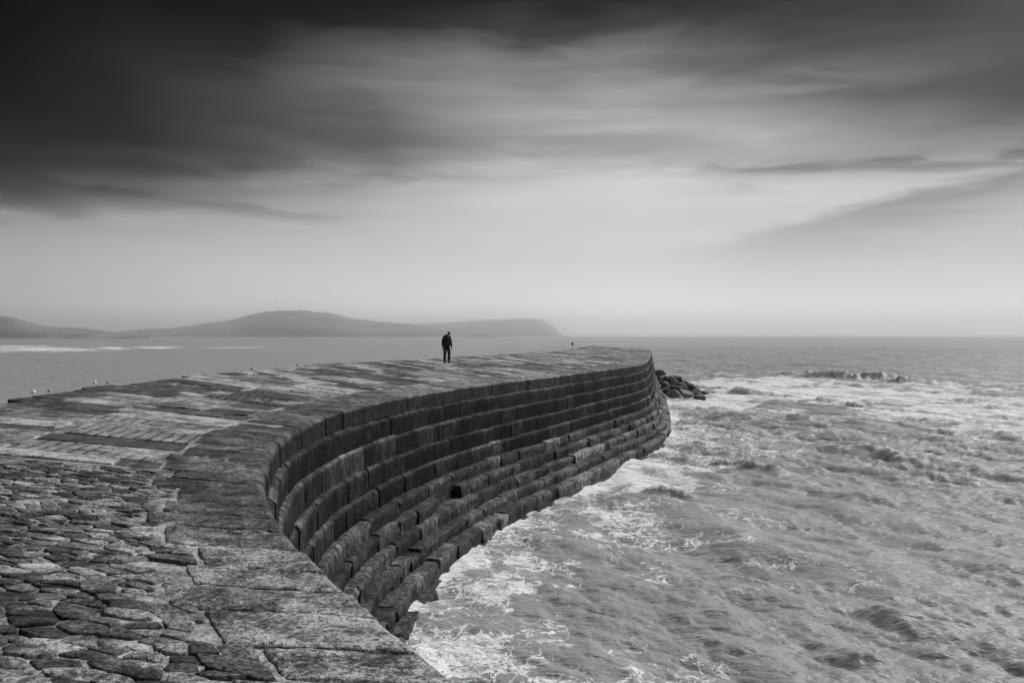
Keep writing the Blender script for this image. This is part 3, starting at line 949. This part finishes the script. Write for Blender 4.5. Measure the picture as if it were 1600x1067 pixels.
# ------------------------------------------------------------------ rocks
def rock(name, size, seed, tone, flat=1.0):
    r = random.Random(seed)
    bm = bmesh.new()
    for _ in range(16):
        v = Vector((r.gauss(0, 1), r.gauss(0, 1), r.gauss(0, 1)))
        v.normalize()
        v = Vector([math.copysign(abs(q) ** 0.7, q) for q in v])
        bm.verts.new((v.x * size[0] / 2 * r.uniform(.82, 1.05), v.y * size[1] / 2 * r.uniform(.82, 1.05), v.z * size[2] / 2 * r.uniform(.82, 1.05)))
    h = bmesh.ops.convex_hull(bm, input=bm.verts)
    bmesh.ops.delete(bm, geom=[g for g in h['geom_interior'] if isinstance(g, bmesh.types.BMVert)], context='VERTS')
    bmesh.ops.bevel(bm, geom=list(bm.edges), offset=min(size) * 0.06, segments=1, affect='EDGES', profile=0.5)
    bmesh.ops.triangulate(bm, faces=bm.faces)
    bmesh.ops.subdivide_edges(bm, edges=bm.edges, cuts=1)
    for v in bm.verts:
        v.co += v.co.normalized() * 0.05 * min(size) * mnoise.fractal(v.co * (2.0 / max(size)) + Vector((seed, 0, 0)), 0.9, 2, 3)
    me = bpy.data.meshes.new(name)
    bm.to_mesh(me); bm.free()
    a = me.attributes.new('tone', 'FLOAT', 'POINT')
    a.data.foreach_set('value', [tone] * len(me.vertices))
    me.materials.append(M['rock'])
    o = bpy.data.objects.new(name, me)
    COL.objects.link(o)
    return o
GR = 'boulders heaped against the end of the harbour wall'
BOULDERS = [  # photo box, distance, tone, label
    (1022, 577, 1041, 588, 99, 0.06, 'wedge shaped dark boulder at the top of the heap against the wall end'),
    (1043, 585, 1066, 599, 97, 0.06, 'flat topped dark boulder forming the middle shoulder of the rock heap'),
    (1062, 592, 1077, 609, 96, 0.055, 'blocky dark boulder with a square right shoulder high on the heap'),
    (1042, 589, 1060, 606, 94, 0.07, 'large smooth dark boulder in the heart of the rock heap'),
    (1056, 595, 1073, 610, 92.5, 0.05, 'pointed dark boulder standing up in front of the square shouldered one'),
    (1031, 593, 1047, 609, 92, 0.10, 'rounded paler boulder leaning near the foot of the wall end'),
    (1031, 604, 1049, 613, 90, 0.06, 'low dark boulder below the rounded paler one near the wall'),
    (1048, 601, 1070, 615, 90, 0.13, 'pale pointed boulder at the front of the rock heap'),
    (1060, 607, 1085, 621, 88.5, 0.12, 'broad pale sloping boulder at the waterline in front of the heap'),
    (1077, 600, 1094, 614, 93, 0.06, 'rounded dark boulder on the seaward slope of the heap'),
    (1092, 610, 1109, 623, 91, 0.055, 'outermost dark boulder at the seaward tip of the heap'),
    (1083, 616, 1103, 625, 88, 0.08, 'flat wet slab lying at the waterline by the tip of the heap'),
    (1040, 609, 1066, 622, 87.5, 0.06, 'long low dark boulder awash at the front of the heap'),
    (1080, 608, 1098, 618, 90.5, 0.055, 'squat dark boulder between the broad pale one and the seaward tip'),
    (1020, 585, 1036, 603, 96, 0.05, 'tall shadowed boulder wedged against the corner of the wall end'),
    (1070, 597, 1084, 611, 94, 0.05, 'small dark boulder filling the gap behind the seaward slope'),
]
for i, (x0, y0, x1, y1, d, t, lab) in enumerate(BOULDERS):
    wx = (x1 - x0) / FPX * d * 1.08; hz = (y1 - y0) / FPX * d
    zt = CAMZ - (y0 - HZ) / FPX * d
    hz = max(hz, 0.8) * 1.2
    o = rock('boulder', (wx, max(wx, 1.6) * 1.05, hz), 40 + i, t)
    o.location = (((x0 + x1) / 2 - 800) / FPX * d, d, zt - hz / 2 + 0.04)
    o.rotation_euler = (random.uniform(-.12, .12), random.uniform(-.12, .12), 0)
    tag(o, lab, 'boulder', GR)
# unseen body of the heap: the boulders below the ones in view, so that none hangs in the air
for i, (px, py, d, sx, sz, lab) in enumerate([(1040, 612, 95, 3.4, 2.6, 'broad dark boulder in the shadowed core of the heap nearest the wall'), (1062, 616, 94, 3.4, 2.2, 'broad dark boulder under the pointed one in the core of the heap'), (1084, 619, 93, 3.0, 1.5, 'low dark boulder under the seaward slope of the heap'), (1037, 600, 101, 3.2, 2.9, 'big dark boulder behind the wedge shaped one at the back of the heap'), (1058, 604, 99, 3.2, 2.6, 'big dark boulder behind the flat topped one at the back of the heap')]):
    o = rock('boulder', (sx, sx, sz), 310 + i, 0.05)
    o.location = ((px - 800) / FPX * d, d, sz / 2 - 0.7)
    tag(o, lab, 'boulder', GR)
o = rock('fallen_block', (1.15, 1.0, 1.2), 77, 0.035)
p = at(972, 706); o.location = (p.x, p.y + 0.3, 0.35)
tag(o, 'dark fallen block standing in the wash at the foot of the harbour wall', 'rock')

# ------------------------------------------------------------------ the man on the wall
def skinned(name, verts, edges, radii, mat, root=0, sub=2, parent=None):
    me = bpy.data.meshes.new(name)
    me.from_pydata(verts, edges, [])
    o = bpy.data.objects.new(name, me)
    COL.objects.link(o)
    o.modifiers.new('skin', 'SKIN')
    sl = me.skin_vertices[0].data
    for i, r in enumerate(radii):
        sl[i].radius = (r, r) if not isinstance(r, tuple) else r
        sl[i].use_root = (i == root)
    sb = o.modifiers.new('sub', 'SUBSURF'); sb.levels = sub; sb.render_levels = sub
    dg = bpy.context.evaluated_depsgraph_get()
    nm = bpy.data.meshes.new_from_object(o.evaluated_get(dg))
    o.modifiers.clear()
    o.data = nm
    nm.materials.clear(); nm.materials.append(mat)
    nm.polygons.foreach_set('use_smooth', [True] * len(nm.polygons))
    if parent: o.parent = parent
    return o
cloth = plain('black jacket cloth', 0.012, 0.9, 0.2)
trous = plain('dark trouser cloth', 0.03, 0.9, 0.2)
skin = plain('weathered skin', 0.22, 0.6, 0.3, 0.1)
hairm = plain('dark knitted cap', 0.012, 0.95, 0.1)
shoem = plain('black shoe leather', 0.012, 0.5, 0.4)
# where he stands: the deck point seen at his feet
best = None
for s_ in np.arange(s_of_y(36), s_of_y(50), 0.15):
    for q in np.arange(3, 8.4, 0.1):
        p = deck(s_, q); a, b = to_px(p)
        e = abs(a - 697.5) + abs(b - 567.5)
        if best is None or e < best[0]: best = (e, s_, q, p)
man_p = best[3]
man = empty('person', man_p, R(-52))
MS = 50.5 / FPX * man_p[1] / 1.72
man.scale = (MS, MS, MS)
tag(man, 'man in black jacket and cap with bowed head on top of the harbour wall', 'person')
V, E, Rr = [], [], []
def node(p, r, frm=None):
    V.append(p); Rr.append(r)
    if frm is not None: E.append((frm, len(V) - 1))
    return len(V) - 1
pel = node((0, 0, 0.92), (0.14, 0.10))
sp = node((0.0, 0, 1.12), (0.13, 0.09), pel)
chest = node((0.02, 0, 1.33), (0.15, 0.10), sp)
neck = node((0.09, 0, 1.465), 0.06, chest)
hb = node((0.16, 0, 1.50), 0.06, neck)
hm = node((0.225, 0, 1.555), (0.078, 0.095), hb)
ht = node((0.24, 0, 1.635), (0.06, 0.08), hm)
for sd in (-1, 1):
    sh = node((0.02, sd * 0.18, 1.40), 0.06, chest)
    back = -0.03 if sd < 0 else 0.05
    elb = node((0.0 + back * 0.6, sd * 0.245, 1.13), 0.043, sh)
    wr = node((0.03 + back, sd * 0.25, 0.885), 0.028, elb)
    pm = node((0.04 + back, sd * 0.248, 0.825), 0.030, wr)
    for fi, (fx, fl) in enumerate([(0.03, 0.075), (0.012, 0.085), (-0.008, 0.08), (-0.026, 0.062)]):
        k1 = node((0.045 + back + fx, sd * 0.25, 0.785), 0.0095, pm)
        k2 = node((0.05 + back + fx, sd * 0.245, 0.785 - fl * 0.55), 0.0085, k1)
        node((0.055 + back + fx, sd * 0.232, 0.785 - fl), 0.0075, k2)
    t1 = node((0.075 + back, sd * 0.238, 0.835), 0.011, pm)
    node((0.09 + back, sd * 0.228, 0.79), 0.009, t1)
    hip = node((0.0, sd * 0.09, 0.87), 0.085, pel)
    kn = node((0.04 + 0.03 * sd, sd * 0.095, 0.49), 0.055, hip)
    an = node((-0.02 + 0.03 * sd, sd * 0.10, 0.10), 0.038, kn)
    node((0.11 + 0.03 * sd, sd * 0.115, 0.045), 0.032, an)
body = skinned('body', V, E, Rr, skin, parent=man)
me = body.data                                 # nose, chin and brow on the bowed face
for v in me.vertices:
    for c, r, d in (((0.312, 0, 1.51), 0.028, (0.028, 0, -0.01)), ((0.265, 0, 1.465), 0.035, (0.02, 0, -0.012)), ((0.31, 0, 1.565), 0.03, (0.012, 0, 0))):
        q = (v.co - Vector(c)).length / r
        if q < 1.6: v.co += Vector(d) * math.exp(-q * q)
for sd in (-1, 1):
    ear = skinned('ear', [(0.205, sd * 0.085, 1.545), (0.20, sd * 0.095, 1.57)], [(0, 1)], [0.014, 0.018], skin, sub=1, parent=man)
    eye = skinned('eye', [(0.30, sd * 0.032, 1.545), (0.303, sd * 0.032, 1.546)], [(0, 1)], [0.008, 0.008], hairm, sub=1, parent=man)
# jacket: torso and sleeves
V, E, Rr = [], [], []
a = node((0, 0, 0.72), (0.22, 0.17)); b = node((0, 0, 0.95), (0.215, 0.165), a); c = node((0.0, 0, 1.15), (0.21, 0.16), b)
d_ = node((0.02, 0, 1.33), (0.205, 0.15), c); e_ = node((0.055, 0, 1.46), (0.145, 0.11), d_); node((0.10, 0, 1.52), (0.085, 0.085), e_)
for sd in (-1, 1):
    back = -0.03 if sd < 0 else 0.05
    sh = node((0.015, sd * 0.185, 1.385), 0.085, d_)
    el_ = node((0.0 + back * 0.6, sd * 0.245, 1.13), 0.068, sh)
    node((0.03 + back, sd * 0.25, 0.87), 0.054, el_)
skinned('jacket', V, E, Rr, cloth, root=2, parent=man)
V, E, Rr = [], [], []
a = node((0, 0, 0.90), (0.15, 0.115)); 
for sd in (-1, 1):
    h_ = node((0.0, sd * 0.10, 0.80), 0.108, a)
    kn = node((0.04 + 0.03 * sd, sd * 0.12, 0.47), 0.086, h_)
    node((-0.015 + 0.03 * sd, sd * 0.11, 0.075), 0.072, kn)
skinned('trousers', V, E, Rr, trous, parent=man)
for sd in (-1, 1):
    skinned('shoe', [(-0.06 + 0.03 * sd, sd * 0.11, 0.045), (0.04 + 0.03 * sd, sd * 0.114, 0.05), (0.16 + 0.03 * sd, sd * 0.125, 0.036)], [(0, 1), (1, 2)], [0.043, 0.05, 0.036], shoem, sub=2, parent=man)
skinned('cap', [(0.185, 0, 1.59), (0.222, 0, 1.63), (0.236, 0, 1.662)], [(0, 1), (1, 2)], [(0.09, 0.10), (0.093, 0.105), (0.05, 0.06)], hairm, sub=2, parent=man)

# ------------------------------------------------------------------ sign on its post at the landward edge
s_sign = None
for s_ in np.arange(s_of_y(55), s_of_y(95), 0.2):
    p = deck(s_, width(s_) - 0.45); a, b = to_px(p)
    if s_sign is None or abs(a - 894) < s_sign[0]: s_sign = (abs(a - 894), p)
p = s_sign[1]
sign = empty('signpost', p, R(8))
tag(sign, 'small square dark sign on a thin post at the landward edge near the wall end', 'sign')
SH = 13.5 / FPX * p[1]
bm = bmesh.new(); bmesh.ops.create_cone(bm, cap_ends=True, segments=10, radius1=0.022, radius2=0.022, depth=SH + 0.1)
bmesh.ops.translate(bm, verts=bm.verts, vec=(0, 0, SH / 2 - 0.05))
me = bpy.data.meshes.new('post'); bm.to_mesh(me); bm.free(); me.materials.append(plain('grey painted steel', 0.08, 0.5))
o = bpy.data.objects.new('post', me); COL.objects.link(o); o.parent = sign
bm = bmesh.new(); bmesh.ops.create_cube(bm, size=1.0)
bmesh.ops.scale(bm, verts=bm.verts, vec=(0.21, 0.03, 0.22)); bmesh.ops.bevel(bm, geom=list(bm.edges), offset=0.008, segments=1, affect='EDGES')
me = bpy.data.meshes.new('board'); bm.to_mesh(me); bm.free(); me.materials.append(plain('dark sign paint', 0.06, 0.5))
o = bpy.data.objects.new('board', me); COL.objects.link(o); o.parent = sign; o.location = (0, -0.047, SH - 0.17)

# ------------------------------------------------------------------ buoys and floating things
bright = plain('white buoy plastic', 0.8, 0.4, 0.5, 0.05)
dull = plain('grey weathered buoy plastic', 0.36, 0.6, 0.4, 0.1)
black = plain('black buoy plastic', 0.03, 0.5, 0.4)
def buoy(px, py, diam_px, mat, lab, grp):
    p = at(px, py + diam_px / 2.0)
    r = diam_px / FPX * p.y / 2
    root = empty('buoy', (p.x, p.y, sea_height(p.x, p.y)))
    bm = bmesh.new(); bmesh.ops.create_uvsphere(bm, u_segments=20, v_segments=12, radius=r)
    bmesh.ops.translate(bm, verts=bm.verts, vec=(0, 0, r * 0.62))
    me = bpy.data.meshes.new('float'); bm.to_mesh(me); bm.free(); me.materials.append(mat)
    me.polygons.foreach_set('use_smooth', [True] * len(me.polygons))
    o = bpy.data.objects.new('float', me); COL.objects.link(o); o.parent = root
    V, F = [], []                               # ring on top for the mooring line
    for i in range(10):
        a = 2 * math.pi * i / 10
        for j in range(5):
            b = 2 * math.pi * j / 5
            q = r * (0.2 + 0.06 * math.cos(b))
            V.append((q * math.cos(a), r * 0.06 * math.sin(b), r * 1.66 + q * math.sin(a)))
            F.append((i * 5 + j, ((i + 1) % 10) * 5 + j, ((i + 1) % 10) * 5 + (j + 1) % 5, i * 5 + (j + 1) % 5))
    mesh('ring', V, F, mat, parent=root, smooth=True)
    tag(root, lab, 'buoy', grp)
BG = 'mooring buoys on the calm water behind the wall'
buoy(52, 611, 6.4, bright, 'bright white round buoy nearest the left edge of the picture', BG)
buoy(77, 609.5, 6.0, dull, 'dull grey buoy just right of the leftmost white one', BG)
buoy(148, 597, 5.2, bright, 'bright white round buoy close above the paved edge, right hand of the two white ones', BG)
buoy(168, 597, 4.6, dull, 'dull grey buoy just right of the second white one', BG)
buoy(58.5, 574, 3.0, bright, 'tiny white float far out on the calm water on the left', BG)
DG = 'small dark floats beyond the wall'
buoy(393, 576, 3.2, black, 'small dark float just beyond the wall edge, left of the long pale paving', DG)
buoy(465, 570, 2.8, black, 'small dark float beyond the wall edge, midway between the other dark ones', DG)
buoy(846, 538, 1.8, black, 'tiny dark float far out between the man and the sign', DG)
# a seabird sitting on the water left of the man
p = at(665, 556)
bird = empty('seabird', (p.x, p.y, sea_height(p.x, p.y)), R(200))
tag(bird, 'dark seabird resting on the water just left of the man', 'bird')
bs = 3.4 / FPX * p.y / 0.5
bird.scale = (bs, bs, bs)
bm_ = plain('dark feathers', 0.03, 0.8)
skinned('body', [(-0.26, 0, 0.10), (-0.1, 0, 0.07), (0.08, 0, 0.08), (0.17, 0, 0.17), (0.19, 0, 0.25), (0.25, 0, 0.25)], [(0, 1), (1, 2), (2, 3), (3, 4), (4, 5)],
        [0.025, 0.09, 0.085, 0.038, 0.04, 0.012], bm_, root=1, parent=bird)
# scraps of seaweed afloat on the right
weed = plain('dark wet seaweed', 0.015, 0.4, 0.5)
def seaweed(px, py, w_px, lab, seed):
    r = random.Random(seed)
    p = at(px, py); sz = w_px / FPX * p.y
    V, E, Rr = [], [], []
    V.append((0, 0, 0.02)); Rr.append(0.03 * sz + 0.01)
    for k_ in range(6):
        a = r.uniform(-0.5, 0.5) + (math.pi if k_ % 2 else 0); prev = 0
        for j in range(1, 5):
            V.append((math.cos(a) * sz * 0.13 * j, math.sin(a) * sz * 0.2 * j, 0.03 + 0.05 * sz * r.uniform(0, 1.5)))
            Rr.append(max(0.010, 0.035 * sz * (1 - j / 6))); E.append((prev, len(V) - 1)); prev = len(V) - 1
            a += r.uniform(-0.5, 0.5)
    o = skinned('seaweed', V, E, Rr, weed, sub=1)
    o.location = (p.x, p.y, sea_height(p.x, p.y) + 0.01)
    tag(o, lab, 'seaweed', 'scraps of seaweed afloat in front of the wall')
seaweed(1268, 775, 12, 'small dark scrap of seaweed afloat, farthest of the scraps', 1)
seaweed(1240, 822, 16, 'thin dark strand of seaweed afloat, left one of a close pair', 2)
seaweed(1263, 823, 8, 'short dark knot of seaweed sticking up, right one of a close pair', 3)
seaweed(1563, 855, 14, 'dark scrap of seaweed afloat near the right edge of the picture', 4)

# ------------------------------------------------------------------ haze over the bay
HAZE = 0.0003
bm = bmesh.new(); bmesh.ops.create_cube(bm, size=1.0)
bmesh.ops.scale(bm, verts=bm.verts, vec=(19000, 19000, 158.0))
me = bpy.data.meshes.new('haze'); bm.to_mesh(me); bm.free()
hz = bpy.data.objects.new('haze', me); COL.objects.link(hz)
hz.location = (0, 0, 158.0 / 2 - 3.0)
hm_ = bpy.data.materials.new('pale sea haze'); hm_.use_nodes = True
nt = NT(hm_.node_tree)
out = nt.n('ShaderNodeOutputMaterial'); pv = nt.n('ShaderNodeVolumePrincipled')
pv.inputs['Color'].default_value = (0.99, 0.99, 0.99, 1)
pv.inputs['Density'].default_value = HAZE
pv.inputs['Anisotropy'].default_value = 0.95
nt.put(out.inputs['Volume'], pv.outputs[0])
me.materials.append(hm_)
hz['kind'] = 'stuff'
